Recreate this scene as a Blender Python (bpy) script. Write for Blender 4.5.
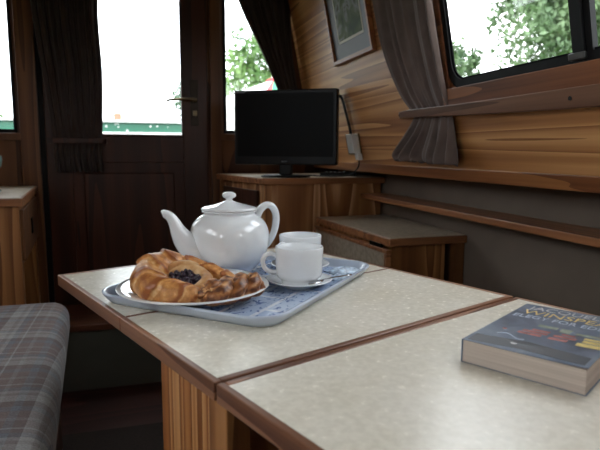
import bpy, bmesh, math, random
from mathutils import Vector, Matrix, noise
PI = math.pi
for o in list(bpy.data.objects): bpy.data.objects.remove(o)
SC = bpy.context.scene
C = SC.collection
Z0 = 1.03            # eye height above the cabin floor; everything below is laid out relative to eye height and lifted at the end

# ------------------------------------------------------------------ camera, world, light, exposure
F = 540.0; PITCH = math.atan(73/F); YAW = math.atan(161*math.cos(PITCH)/F); ROLL = math.radians(0.3)
fw = Vector((math.sin(YAW)*math.cos(PITCH), math.cos(YAW)*math.cos(PITCH), -math.sin(PITCH)))
rt0 = Vector((math.cos(YAW), -math.sin(YAW), 0)); up0 = rt0.cross(fw)
rt = math.cos(ROLL)*rt0 + math.sin(ROLL)*up0
up = math.cos(ROLL)*up0 - math.sin(ROLL)*rt0
cd = bpy.data.cameras.new('camera'); cam = bpy.data.objects.new('camera', cd); C.objects.link(cam)
cam.matrix_world = Matrix(((rt.x, up.x, -fw.x, 0), (rt.y, up.y, -fw.y, 0), (rt.z, up.z, -fw.z, Z0), (0, 0, 0, 1)))
cd.sensor_width = 36; cd.lens = F/600*36; cd.clip_start = 0.02; cd.clip_end = 400
cd.dof.use_dof = True; cd.dof.focus_distance = 0.98; cd.dof.aperture_fstop = 8.0
SC.camera = cam

W = bpy.data.worlds.new('world'); SC.world = W; W.use_nodes = True
wn = W.node_tree.nodes; wl = W.node_tree.links
bg = wn['Background']; bg.inputs['Strength'].default_value = 3.6
tc = wn.new('ShaderNodeTexCoord'); nz = wn.new('ShaderNodeTexNoise'); nz.inputs['Scale'].default_value = 2.2; nz.inputs['Detail'].default_value = 4
rp = wn.new('ShaderNodeValToRGB')
rp.color_ramp.elements[0].position = .3; rp.color_ramp.elements[0].color = (.84, .91, 1, 1)
rp.color_ramp.elements[1].position = .7; rp.color_ramp.elements[1].color = (1, 1, 1, 1)
wl.new(tc.outputs['Generated'], nz.inputs['Vector']); wl.new(nz.outputs['Fac'], rp.inputs['Fac']); wl.new(rp.outputs['Color'], bg.inputs['Color'])

def portal(name, loc, tang_u, tang_v, su, sv):
    """sampling portal lying in a window opening: emits nothing itself"""
    l = bpy.data.lights.new(name, 'AREA'); l.shape = 'RECTANGLE'; l.size = su; l.size_y = sv; l.cycles.is_portal = True
    o = bpy.data.objects.new(name, l); C.objects.link(o)
    u = Vector(tang_u).normalized(); v = Vector(tang_v).normalized(); n = u.cross(v)   # light shines along -n
    o.matrix_world = Matrix(((u.x, v.x, n.x, loc[0]), (u.y, v.y, n.y, loc[1]), (u.z, v.z, n.z, loc[2]+Z0), (0, 0, 0, 1)))
K = .2               # the cabin sides lean inwards above the gunwale
portal('sky_portal', (.86-K*.4, .62, .38), (0, -1, 0), (-K, 0, 1), 1.45, .5)
portal('sky_portal', (.86-K*.4, -.75, .38), (0, -1, 0), (-K, 0, 1), .95, .5)
portal('sky_portal', (-.94+K*.4, .44, .38), (0, 1, 0), (K, 0, 1), 1.0, .5)
portal('sky_portal', (-.94+K*.4, -.75, .38), (0, 1, 0), (K, 0, 1), .95, .5)
portal('sky_portal', (-.04, 2.80, .43), (-1, 0, 0), (0, 0, 1), .62, .72)
portal('sky_portal', (.565, 2.80, .43), (-1, 0, 0), (0, 0, 1), .4, .72)
portal('sky_portal', (-.60, 2.80, .43), (-1, 0, 0), (0, 0, 1), .2, .72)
vs = SC.view_settings
vs.view_transform = 'Standard'; vs.look = 'None'; vs.gamma = 1; vs.use_curve_mapping = False
vs.exposure = 0.85

# ------------------------------------------------------------------ materials
def newmat(name):
    m = bpy.data.materials.new(name); m.use_nodes = True
    return m, m.node_tree.nodes, m.node_tree.links, m.node_tree.nodes['Principled BSDF']
def setc(b, c, rough=.5, metal=0, spec=.5, coat=0):
    b.inputs['Base Color'].default_value = (*c, 1); b.inputs['Roughness'].default_value = rough
    b.inputs['Metallic'].default_value = metal; b.inputs['Specular IOR Level'].default_value = spec
    b.inputs['Coat Weight'].default_value = coat
def ramp(n, stops):
    r = n.new('ShaderNodeValToRGB'); e = r.color_ramp.elements
    while len(e) < len(stops): e.new(.5)
    for k, (p, c) in enumerate(stops): e[k].position = p; e[k].color = (*c, 1)
    return r
def plain(name, c, rough=.5, metal=0, coat=0, var=.08, scale=30, bump=0, spec=.5):
    m, n, l, b = newmat(name); setc(b, c, rough, metal, spec, coat)
    t = n.new('ShaderNodeTexCoord'); z = n.new('ShaderNodeTexNoise'); z.inputs['Scale'].default_value = scale
    z.inputs['Detail'].default_value = 3
    r = ramp(n, [(.3, tuple(x*(1-var) for x in c)), (.7, tuple(min(1, x*(1+var)) for x in c))])
    l.new(t.outputs['Object'], z.inputs['Vector']); l.new(z.outputs['Fac'], r.inputs['Fac']); l.new(r.outputs['Color'], b.inputs['Base Color'])
    if bump:
        bp = n.new('ShaderNodeBump'); bp.inputs['Strength'].default_value = bump; bp.inputs['Distance'].default_value = .002
        l.new(z.outputs['Fac'], bp.inputs['Height']); l.new(bp.outputs['Normal'], b.inputs['Normal'])
    return m
def wood(name, light, mid, dark, axis='y', freq=9, across=3.0, along=.5, rough=.42, fine=.35, seed=0, warp=.0, fs=160):
    """contour-line veneer grain running along one object axis"""
    m, n, l, b = newmat(name); setc(b, mid, rough)
    t = n.new('ShaderNodeTexCoord'); mp = n.new('ShaderNodeMapping')
    s = {'x': (along, across, across), 'y': (across, along, across), 'z': (across, across, along)}[axis]
    mp.inputs['Scale'].default_value = s; mp.inputs['Location'].default_value = (seed*3.1, seed*1.7, seed*2.3)
    l.new(t.outputs['Object'], mp.inputs['Vector'])
    z = n.new('ShaderNodeTexNoise'); z.inputs['Scale'].default_value = 1.0; z.inputs['Detail'].default_value = 1.5; z.inputs['Roughness'].default_value = .4
    z.inputs['Distortion'].default_value = warp
    l.new(mp.outputs['Vector'], z.inputs['Vector'])
    mu = n.new('ShaderNodeMath'); mu.operation = 'MULTIPLY'; mu.inputs[1].default_value = freq*1.5
    sn = n.new('ShaderNodeMath'); sn.operation = 'FRACT'
    l.new(z.outputs['Fac'], mu.inputs[0]); l.new(mu.outputs[0], sn.inputs[0])
    m2 = n.new('ShaderNodeMath'); m2.operation = 'MULTIPLY_ADD'; m2.inputs[1].default_value = 1; m2.inputs[2].default_value = 0
    l.new(sn.outputs[0], m2.inputs[0])
    mp2 = n.new('ShaderNodeMapping')
    s2 = {'x': (2, fs, fs), 'y': (fs, 2, fs), 'z': (fs, fs, 2)}[axis]
    mp2.inputs['Scale'].default_value = s2; l.new(t.outputs['Object'], mp2.inputs['Vector'])
    z2 = n.new('ShaderNodeTexNoise'); z2.inputs['Scale'].default_value = 1; z2.inputs['Detail'].default_value = 3
    l.new(mp2.outputs['Vector'], z2.inputs['Vector'])
    mx = n.new('ShaderNodeMix'); mx.data_type = 'FLOAT'; mx.inputs[0].default_value = fine
    l.new(m2.outputs[0], mx.inputs[2]); l.new(z2.outputs['Fac'], mx.inputs[3])
    r = ramp(n, [(.22, light), (.5, mid), (.80, dark)])
    l.new(mx.outputs[0], r.inputs['Fac']); l.new(r.outputs['Color'], b.inputs['Base Color'])
    return m
def fabric(name, c, rough=.95, weave=900):
    m, n, l, b = newmat(name); setc(b, c, rough, 0, .15)
    b.inputs['Sheen Weight'].default_value = .25
    t = n.new('ShaderNodeTexCoord'); z = n.new('ShaderNodeTexNoise'); z.inputs['Scale'].default_value = 14; z.inputs['Detail'].default_value = 5
    r = ramp(n, [(.3, tuple(x*.82 for x in c)), (.7, tuple(x*1.15 for x in c))])
    l.new(t.outputs['Object'], z.inputs['Vector']); l.new(z.outputs['Fac'], r.inputs['Fac']); l.new(r.outputs['Color'], b.inputs['Base Color'])
    return m

M = {}
M['side_wood'] = wood('side_wood', (.62, .325, .13), (.44, .195, .066), (.24, .082, .022), 'y', 4.5, 15, .35, .4, .42, 1, .12, 85)
M['end_wood'] = wood('end_wood', (.17, .066, .022), (.11, .04, .014), (.06, .02, .008), 'z', 4, 5, .5, .45, .35, 2)
M['post_wood'] = wood('post_wood', (.20, .085, .03), (.14, .055, .02), (.08, .03, .012), 'z', 3, 12, .5, .42, .4, 3)
M['mahogany'] = wood('mahogany', (.085, .026, .012), (.055, .017, .008), (.030, .010, .005), 'z', 3, 9, .6, .38, .4, 4)
M['red_trim'] = wood('red_trim', (.29, .11, .042), (.20, .07, .027), (.09, .028, .012), 'y', 3, 16, .6, .35, .45, 5)
M['rail_wood'] = wood('rail_wood', (.22, .11, .065), (.16, .076, .044), (.09, .042, .024), 'y', 3, 16, .6, .35, .5, 6)
M['gunwale_wood'] = wood('gunwale_wood', (.36, .15, .05), (.27, .10, .033), (.15, .05, .018), 'y', 3, 16, .6, .35, .45, 7)
M['shelf_wood'] = wood('shelf_wood', (.42, .18, .075), (.32, .125, .05), (.19, .07, .028), 'y', 3, 16, .6, .35, .45, 8)
M['cab_front'] = wood('cab_front', (.64, .37, .19), (.36, .15, .052), (.22, .08, .026), 'z', 4, 7, 1.1, .42, .25, 10, .8, 90)
M['cab_plain'] = wood('cab_plain', (.48, .22, .08), (.33, .135, .045), (.19, .068, .022), 'z', 4, 10, .7, .42, .4, 10, .3, 90)
M['edge_wood'] = wood('edge_wood', (.44, .19, .08), (.31, .125, .05), (.17, .06, .024), 'x', 3, 16, .6, .35, .5, 11)
M['table_edge'] = wood('table_edge', (.33, .155, .085), (.23, .10, .053), (.12, .045, .023), 'y', 3, 20, 1, .33, .5, 12)
M['table_edge_x'] = wood('table_edge_x', (.33, .155, .085), (.23, .10, .053), (.12, .045, .023), 'x', 3, 20, 1, .33, .5, 13)
M['table_leg'] = wood('table_leg', (.64, .33, .13), (.42, .155, .042), (.24, .078, .02), 'z', 5, 28, .06, .4, .3, 14, 0, 120)
M['floor_wood'] = wood('floor_wood', (.075, .022, .016), (.05, .015, .011), (.03, .010, .008), 'x', 4, 6, .6, .5, .4, 15)
M['brown_sill'] = wood('brown_sill', (.17, .06, .03), (.12, .042, .02), (.07, .022, .012), 'x', 3, 16, .6, .4, .45, 16)
M['picture_wood'] = wood('picture_wood', (.40, .15, .055), (.30, .10, .035), (.17, .05, .02), 'y', 3, 20, .6, .35, .5, 17)
M['grey_lining'] = plain('grey_lining', (.18, .143, .113), .85, var=.1, scale=6)
M['dark_lining'] = plain('dark_lining', (.075, .075, .06), .9, var=.1, scale=6)
M['ceiling'] = plain('ceiling', (.55, .50, .42), .7, var=.04, scale=4)
M['carpet'] = plain('carpet', (.035, .024, .020), .98, var=.3, scale=180, bump=.4)
M['black'] = plain('black', (.006, .006, .007), .4, var=.1, spec=.25)
M['brass_dark'] = plain('brass_dark', (.045, .03, .02), .4, .6, var=.15)
M['black_frame'] = plain('black_frame', (.010, .010, .011), .5, var=.2, spec=.15)
M['screen'] = plain('screen', (.004, .004, .0045), .45, var=.02, spec=.12)
M['brass'] = plain('brass', (.26, .20, .12), .38, 1, var=.15)
M['steel'] = plain('steel', (.62, .62, .63), .18, 1, var=.03)
M['china'] = plain('china', (.83, .85, .87), .10, var=.01, coat=.6)
M['curtain_dark'] = fabric('curtain_dark', (.062, .045, .040))
M['curtain_mauve'] = fabric('curtain_mauve', (.155, .115, .102))
M['paper'] = plain('paper', (.50, .40, .335), .9, var=.08, scale=60)
M['white_plastic'] = plain('white_plastic', (.72, .72, .70), .4, var=.03)
M['trunk'] = plain('trunk', (.10, .075, .05), .9, var=.3, scale=6)
M['cloth_white'] = plain('cloth_white', (.78, .76, .74), .8, var=.04)
M['cloth_red'] = plain('cloth_red', (.62, .05, .06), .8)
M['cloth_green'] = plain('cloth_green', (.03, .25, .13), .8)
M['boat_green'] = plain('boat_green', (.012, .12, .07), .3, var=.12)
M['boat_white'] = plain('boat_white', (.72, .72, .70), .4)
M['brick'] = plain('brick', (.45, .20, .14), .9, var=.2, scale=2)
M['water'] = plain('water', (.05, .06, .045), .12, var=.3, scale=.5)
M['grass'] = plain('grass', (.10, .20, .05), .95, var=.4, scale=.8)
M['blueberry'] = plain('blueberry', (.022, .008, .020), .35, coat=.3, var=.5, scale=300)
M['metal_knob'] = plain('metal_knob', (.02, .018, .016), .35, 1)
M['sea_glass'] = plain('sea_glass', (.22, .34, .32), .15, coat=.5)

m, n, l, b = newmat('glass_pane')            # thin clear pane
mxs = n.new('ShaderNodeMixShader'); tr = n.new('ShaderNodeBsdfTransparent'); gl = n.new('ShaderNodeBsdfGlossy'); fr = n.new('ShaderNodeLayerWeight'); fr.inputs['Blend'].default_value = .12
gl.inputs['Roughness'].default_value = .02; tr.inputs['Color'].default_value = (.96, .98, .97, 1); 
pw = n.new('ShaderNodeMath'); pw.operation = 'MULTIPLY_ADD'; pw.inputs[1].default_value = .5; pw.inputs[2].default_value = .04
l.new(fr.outputs['Facing'], pw.inputs[0]); l.new(pw.outputs[0], mxs.inputs[0]); l.new(tr.outputs[0], mxs.inputs[1]); l.new(gl.outputs[0], mxs.inputs[2])
l.new(mxs.outputs[0], n['Material Output'].inputs['Surface']); M['glass'] = m

def laminate(name, c0, c1, rough=.24, scale=95):
    m, n, l, b = newmat(name); setc(b, c0, rough, 0, .5)
    t = n.new('ShaderNodeTexCoord'); z = n.new('ShaderNodeTexNoise'); z.inputs['Scale'].default_value = scale; z.inputs['Detail'].default_value = 2; z.inputs['Distortion'].default_value = .2
    z3 = n.new('ShaderNodeTexNoise'); z3.inputs['Scale'].default_value = 9; z3.inputs['Detail'].default_value = 3
    r = ramp(n, [(.36, c1), (.6, c0)])
    l.new(t.outputs['Object'], z.inputs['Vector']); l.new(t.outputs['Object'], z3.inputs['Vector'])
    l.new(z.outputs['Fac'], r.inputs['Fac'])
    mx = n.new('ShaderNodeMix'); mx.data_type = 'RGBA'; mx.blend_type = 'MULTIPLY'; mx.inputs[0].default_value = .5
    r2 = ramp(n, [(.3, (.86, .84, .76)), (.65, (1, 1, 1))])
    l.new(z3.outputs['Fac'], r2.inputs['Fac']); l.new(r.outputs['Color'], mx.inputs[6]); l.new(r2.outputs['Color'], mx.inputs[7])
    l.new(mx.outputs[2], b.inputs['Base Color'])
    rr = n.new('ShaderNodeMapRange'); rr.inputs[3].default_value = rough*.95; rr.inputs[4].default_value = rough*1.1
    l.new(z.outputs['Fac'], rr.inputs[0]); l.new(rr.outputs[0], b.inputs['Roughness'])
    bp = n.new('ShaderNodeBump'); bp.inputs['Strength'].default_value = .04; bp.inputs['Distance'].default_value = .001
    l.new(z.outputs['Fac'], bp.inputs['Height']); l.new(bp.outputs['Normal'], b.inputs['Normal'])
    return m
M['laminate'] = laminate('laminate', (.85, .795, .69), (.77, .715, .61), .26, 130)
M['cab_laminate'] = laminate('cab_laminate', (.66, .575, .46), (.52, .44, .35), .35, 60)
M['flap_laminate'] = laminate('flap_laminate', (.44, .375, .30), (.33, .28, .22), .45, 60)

# plaid upholstery: stripes woven along object x and y
m, n, l, b = newmat('plaid'); setc(b, (.2, .18, .18), .95, 0, .1); b.inputs['Sheen Weight'].default_value = .15
t = n.new('ShaderNodeTexCoord'); sp = n.new('ShaderNodeSeparateXYZ'); l.new(t.outputs['Object'], sp.inputs[0])
def stripes(src, period, stops, off=0):
    a = n.new('ShaderNodeMath'); a.operation = 'MULTIPLY_ADD'; a.inputs[1].default_value = 1/period; a.inputs[2].default_value = off
    f_ = n.new('ShaderNodeMath'); f_.operation = 'FRACT'; l.new(src, a.inputs[0]); l.new(a.outputs[0], f_.inputs[0])
    r = ramp(n, stops); r.color_ramp.interpolation = 'CONSTANT'; l.new(f_.outputs[0], r.inputs['Fac']); return r
mauve = (.24, .185, .18); mauve2 = (.19, .145, .145); pale = (.43, .425, .43); mid = (.31, .285, .285); slate = (.20, .215, .25)
st = [(0, mauve), (.10, mid), (.16, mauve), (.30, slate), (.40, mauve2), (.52, pale), (.66, mid), (.72, pale), (.78, slate), (.86, mauve), (.93, pale), (.96, mauve)]
r1 = stripes(sp.outputs['X'], .155, st, .08); r2 = stripes(sp.outputs['Y'], .185, st, .3)
mx = n.new('ShaderNodeMix'); mx.data_type = 'RGBA'; mx.inputs[0].default_value = .5
l.new(r1.outputs['Color'], mx.inputs[6]); l.new(r2.outputs['Color'], mx.inputs[7])
z = n.new('ShaderNodeTexNoise'); z.inputs['Scale'].default_value = 350; l.new(t.outputs['Object'], z.inputs['Vector'])
rz = ramp(n, [(.3, (.75, .75, .75)), (.7, (1.15, 1.15, 1.15))]); l.new(z.outputs['Fac'], rz.inputs['Fac'])
mx2 = n.new('ShaderNodeMix'); mx2.data_type = 'RGBA'; mx2.blend_type = 'MULTIPLY'; mx2.inputs[0].default_value = 1
l.new(mx.outputs[2], mx2.inputs[6]); l.new(rz.outputs['Color'], mx2.inputs[7]); l.new(mx2.outputs[2], b.inputs['Base Color'])
M['plaid'] = m

# tray print: pale blue ground, panels of white and slate-blue script-like marks
m, n, l, b = newmat('tray_print'); setc(b, (.3, .4, .6), .22, 0, .5, .3)
t = n.new('ShaderNodeTexCoord'); mp = n.new('ShaderNodeMapping'); mp.inputs['Scale'].default_value = (1, 1, 1); l.new(t.outputs['Object'], mp.inputs['Vector'])
br = n.new('ShaderNodeTexBrick'); br.inputs['Scale'].default_value = 1; br.inputs['Brick Width'].default_value = .13; br.inputs['Row Height'].default_value = .052
br.inputs['Mortar Size'].default_value = .0035; br.inputs['Color1'].default_value = (.30, .41, .64, 1); br.inputs['Color2'].default_value = (.50, .59, .76, 1); br.inputs['Mortar'].default_value = (.75, .79, .86, 1)
l.new(mp.outputs['Vector'], br.inputs['Vector'])
mpn = n.new('ShaderNodeMapping'); mpn.inputs['Scale'].default_value = (55, 95, 1); l.new(t.outputs['Object'], mpn.inputs['Vector'])
zz = n.new('ShaderNodeTexNoise'); zz.inputs['Scale'].default_value = 1; zz.inputs['Detail'].default_value = 2; zz.inputs['Distortion'].default_value = 2.2; l.new(mpn.outputs['Vector'], zz.inputs['Vector'])
rr = ramp(n, [(.0, (.12, .19, .38)), (.38, (.12, .19, .38)), (.42, (1, 1, 1))]); l.new(zz.outputs['Fac'], rr.inputs['Fac'])
mx = n.new('ShaderNodeMix'); mx.data_type = 'RGBA'; mx.blend_type = 'MULTIPLY'; mx.inputs[0].default_value = .85
l.new(br.outputs['Color'], mx.inputs[6]); l.new(rr.outputs['Color'], mx.inputs[7]); l.new(mx.outputs[2], b.inputs['Base Color'])
M['tray_print'] = m; mpn.inputs['Scale'].default_value = (38, 70, 1)
M['tray_rim'] = plain('tray_rim', (.50, .57, .69), .22, var=.03, coat=.3)
M['sachet'] = plain('sachet', (.45, .55, .75), .25, var=.55, scale=110)

def pastry(name, pale, gold, brown, scale):
    m, n, l, b = newmat(name); setc(b, gold, .36, 0, .5)
    t = n.new('ShaderNodeTexCoord'); z = n.new('ShaderNodeTexNoise'); z.inputs['Scale'].default_value = scale; z.inputs['Detail'].default_value = 6; z.inputs['Roughness'].default_value = .65
    at = n.new('ShaderNodeAttribute'); at.attribute_name = 'bake'
    mx = n.new('ShaderNodeMix'); mx.data_type = 'FLOAT'; mx.inputs[0].default_value = .5
    l.new(t.outputs['Object'], z.inputs['Vector']); l.new(z.outputs['Fac'], mx.inputs[2]); l.new(at.outputs['Fac'], mx.inputs[3])
    r = ramp(n, [(.27, pale), (.42, gold), (.62, brown)])
    l.new(mx.outputs[0], r.inputs['Fac']); l.new(r.outputs['Color'], b.inputs['Base Color'])
    bp = n.new('ShaderNodeBump'); bp.inputs['Strength'].default_value = .6; bp.inputs['Distance'].default_value = .002
    l.new(z.outputs['Fac'], bp.inputs['Height']); l.new(bp.outputs['Normal'], b.inputs['Normal'])
    return m
M['croissant'] = pastry('croissant', (.90, .60, .30), (.68, .31, .095), (.34, .10, .026), 95)
M['danish'] = pastry('danish', (.78, .54, .30), (.58, .30, .12), (.32, .11, .035), 60)
M['twist'] = pastry('twist', (.74, .42, .19), (.40, .15, .045), (.11, .032, .012), 120)

def leafmat(name, c0, c1):
    m, n, l, b = newmat(name); setc(b, c0, .6)
    t = n.new('ShaderNodeTexCoord'); z = n.new('ShaderNodeTexNoise'); z.inputs['Scale'].default_value = .9; z.inputs['Detail'].default_value = 3
    r = ramp(n, [(.35, c0), (.65, c1)]); l.new(t.outputs['Object'], z.inputs['Vector']); l.new(z.outputs['Fac'], r.inputs['Fac'])
    l.new(r.outputs['Color'], b.inputs['Base Color'])
    return m
M['leaf'] = leafmat('leaf', (.07, .16, .04), (.19, .30, .10))
M['leaf_grey'] = leafmat('leaf_grey', (.075, .13, .06), (.18, .26, .13))
M['leaf_dark'] = leafmat('leaf_dark', (.05, .10, .06), (.10, .17, .09))

# ------------------------------------------------------------------ mesh helpers
class MB:
    def __init__(s): s.bm = bmesh.new(); s.lay = None
    def face(s, vs, mi=0):
        try:
            f_ = s.bm.faces.new(vs); f_.material_index = mi; return f_
        except ValueError: return None
    def box(s, x0, x1, y0, y1, z0, z1):
        return s.hexa([(x0, y0, z0), (x1, y0, z0), (x1, y1, z0), (x0, y1, z0), (x0, y0, z1), (x1, y0, z1), (x1, y1, z1), (x0, y1, z1)])
    def hexa(s, p, mi=0):
        v = [s.bm.verts.new(q) for q in p]
        for q in ((0, 3, 2, 1), (4, 5, 6, 7), (0, 1, 5, 4), (1, 2, 6, 5), (2, 3, 7, 6), (3, 0, 4, 7)): s.face([v[i] for i in q], mi)
        return s
    def prism(s, poly, z0, z1):
        a = [s.bm.verts.new((x, y, z0)) for x, y in poly]; c = [s.bm.verts.new((x, y, z1)) for x, y in poly]; k = len(poly)
        s.face(a[::-1]); s.face(c)
        for i in range(k): s.face([a[i], a[(i+1) % k], c[(i+1) % k], c[i]])
        return s
    def loft(s, rings, closed=True, cap0=True, cap1=True):
        R = [[s.bm.verts.new(p) for p in r] for r in rings]; k = len(R[0])
        for a, c in zip(R, R[1:]):
            for i in range(k if closed else k-1): s.face([a[i], a[(i+1) % k], c[(i+1) % k], c[i]])
        if cap0: s.face(R[0][::-1])
        if cap1: s.face(R[-1])
        return R
    def tube(s, pts, rad, seg=12, squash=1, upv=Vector((0, 0, 1)), cap=True):
        pts = [Vector(p) for p in pts]
        if not hasattr(rad, '__len__'): rad = [rad]*len(pts)
        rings = []
        for i, p in enumerate(pts):
            t_ = (pts[min(i+1, len(pts)-1)]-pts[max(i-1, 0)]).normalized()
            a = t_.cross(upv)
            if a.length < 1e-3: a = t_.cross(Vector((1, 0, 0)))
            a.normalize(); c = a.cross(t_)
            rings.append([p+a*math.cos(q*2*PI/seg)*rad[i]+c*math.sin(q*2*PI/seg)*rad[i]*squash for q in range(seg)])
        s.loft(rings, True, cap, cap); return s
    def lathe(s, prof, seg=48, c=(0, 0, 0)):
        rings = []
        for r_, z_ in prof: rings.append([(c[0]+max(r_, 1e-5)*math.cos(q*2*PI/seg), c[1]+max(r_, 1e-5)*math.sin(q*2*PI/seg), c[2]+z_) for q in range(seg)])
        s.loft(rings, True, prof[0][0] > 1e-4, prof[-1][0] > 1e-4); return s
def root_of(o):
    while o.parent: o = o.parent
    return o
def obj(name, mb, mat, parent=None, bevel=0, smooth=False, world=True, org=None, seg=2, sub=0, solid=0):
    bm = mb.bm if isinstance(mb, MB) else mb
    bmesh.ops.remove_doubles(bm, verts=bm.verts, dist=1e-6)
    bmesh.ops.recalc_face_normals(bm, faces=bm.faces)
    if parent is not None and world: bmesh.ops.translate(bm, verts=bm.verts, vec=-root_of(parent).location)
    if org is not None: bmesh.ops.translate(bm, verts=bm.verts, vec=-Vector(org))
    me = bpy.data.meshes.new(name); bm.to_mesh(me); bm.free()
    mats = mat if isinstance(mat, (list, tuple)) else [mat]
    for q in mats: me.materials.append(M[q] if isinstance(q, str) else q)
    if smooth:
        for p in me.polygons: p.use_smooth = True
    o = bpy.data.objects.new(name, me); C.objects.link(o)
    if parent is not None: o.parent = parent
    if org is not None: o.location = org
    if solid:
        q = o.modifiers.new('solid', 'SOLIDIFY'); q.thickness = solid; q.offset = 0
    if bevel:
        q = o.modifiers.new('bevel', 'BEVEL'); q.width = bevel; q.segments = seg; q.limit_method = 'ANGLE'; q.angle_limit = .6
    if sub:
        q = o.modifiers.new('sub', 'SUBSURF'); q.levels = sub; q.render_levels = sub
    return o
def tag(o, label=None, cat=None, group=None, kind=None):
    for k_, v_ in (('label', label), ('category', cat), ('group', group), ('kind', kind)):
        if v_: o[k_] = v_
    return o
def thing(name, label, cat, loc=(0, 0, 0), rz=0, group=None, kind=None):
    o = bpy.data.objects.new(name, None); C.objects.link(o); o.location = loc; o.rotation_euler = (0, 0, rz); o.empty_display_size = .05
    return tag(o, label, cat, group, kind)
def copy_tree(o, parent=None):
    c = o.copy(); C.objects.link(c); c.parent = parent
    for ch in list(o.children): copy_tree(ch, c)
    return c
def bez(pts, k=8):
    """Catmull-Rom through points (tuples of any length)"""
    P = [pts[0]]+list(pts)+[pts[-1]]; out = []
    for i in range(1, len(P)-2):
        for j in range(k):
            t_ = j/k; out.append(tuple(.5*((2*b_)+(-a_+c_)*t_+(2*a_-5*b_+4*c_-d_)*t_*t_+(-a_+3*b_-3*c_+d_)*t_**3) for a_, b_, c_, d_ in zip(P[i-1], P[i], P[i+1], P[i+2])))
    out.append(tuple(pts[-1])); return out
def rside(y, z, off=0): return Vector((.9-K*(z+.077)-off, y, z+K*off*0))        # a point on the right lining, off metres into the cabin
def lside(y, z, off=0): return Vector((-.98+K*(z+.077)+off, y, z))
def slab(mb, fn, y0, y1, z0, z1, a, c, z0b=None, z1b=None):
    """board on a leaning side wall between offsets a..c; optional other heights at y1"""
    z0b = z0 if z0b is None else z0b; z1b = z1 if z1b is None else z1b
    mb.hexa([fn(y0, z0, a), fn(y0, z0, c), fn(y1, z0b, c), fn(y1, z0b, a), fn(y0, z1, a), fn(y0, z1, c), fn(y1, z1b, c), fn(y1, z1b, a)])

# ------------------------------------------------------------------ setting
YE = 2.75; YB = -1.6; ZF = -1.03; ZC = .86
def S(name, mb, mat, parent=None, **k):
    o = obj(name, mb, mat, parent, **k)
    if parent is None: o['kind'] = 'structure'
    return o
S('floor', MB().box(-1.1, 1.12, YB, 2.02, ZF-.04, ZF), 'carpet')
S('trim_1', MB().box(-1.1, 1.12, 2.02, YE, ZF-.04, ZF), 'floor_wood')['label'] = 'dark red wooden floor boards by the step'
S('trim_2', MB().box(-.375, .335, 2.40, 2.735, ZF, -.762), 'dark_lining')['label'] = 'grey step below the door'
S('trim_3', MB().box(-.375, .335, 2.385, 2.735, -.762, -.735), 'brown_sill', bevel=.003)['label'] = 'brown wooden step tread below the door'
S('ceiling', MB().box(-.85, .78, YB-.05, YE+.05, ZC, ZC+.04), 'ceiling')
# right side: leaning lining above the gunwale, gunwale underside, lower hull lining
WY0, WY1, WZ0, WZ1 = .30, 1.375, .173, .60        # front window
VY0, VY1 = -1.20, -.30
def side_wall(fn, name, holes, mat='side_wood'):
    mb = MB(); ins = .018
    ys = sorted({YB, YE} | {h[0]+ins for h in holes} | {h[1]-ins for h in holes})
    for a, c in zip(ys, ys[1:]):
        hole = [h for h in holes if h[0]+ins <= a+1e-6 and c <= h[1]-ins+1e-6]
        if hole:
            slab(mb, fn, a, c, -.077, hole[0][2]+ins, 0, -.006); slab(mb, fn, a, c, hole[0][3]-ins, ZC, 0, -.006)
        else: slab(mb, fn, a, c, -.077, ZC, 0, -.006)
    return S(name, mb, mat)
side_wall(rside, 'wall_right', [(WY0, WY1, WZ0, WZ1), (VY0, VY1, WZ0, WZ1)])
side_wall(lside, 'wall_left', [(-.02, .90, WZ0, WZ1), (VY0, -.35, WZ0, WZ1)])
S('wall_right_lower', MB().box(1.06, 1.09, YB, YE, ZF, -.08).box(.895, 1.09, YB, YE, -.08, -.06), 'grey_lining')
S('wall_left_lower', MB().box(-1.09, -1.06, YB, YE, ZF, -.08).box(-1.09, -.975, YB, YE, -.08, -.06), 'grey_lining')
S('wall_back', MB().box(-1.09, 1.09, YB-.04, YB, ZF, ZC), 'end_wood')
# gunwale trims
mb = MB(); slab(mb, rside, YB, YE, -.080, -.046, .0, .012); S('trim_4', mb, 'gunwale_wood', bevel=.002)
mb = MB(); slab(mb, lside, YB, YE, -.080, -.046, .0, .012); S('trim_5', mb, 'gunwale_wood', bevel=.002)
# shelf along the hull under the gunwale
sh = obj('shelf', MB().box(.935, 1.06, YB, 2.215, -.20, -.18), 'shelf_wood', bevel=.002)
tag(sh, 'long narrow wooden shelf running along the grey side wall under the gunwale', 'shelf')

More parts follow.
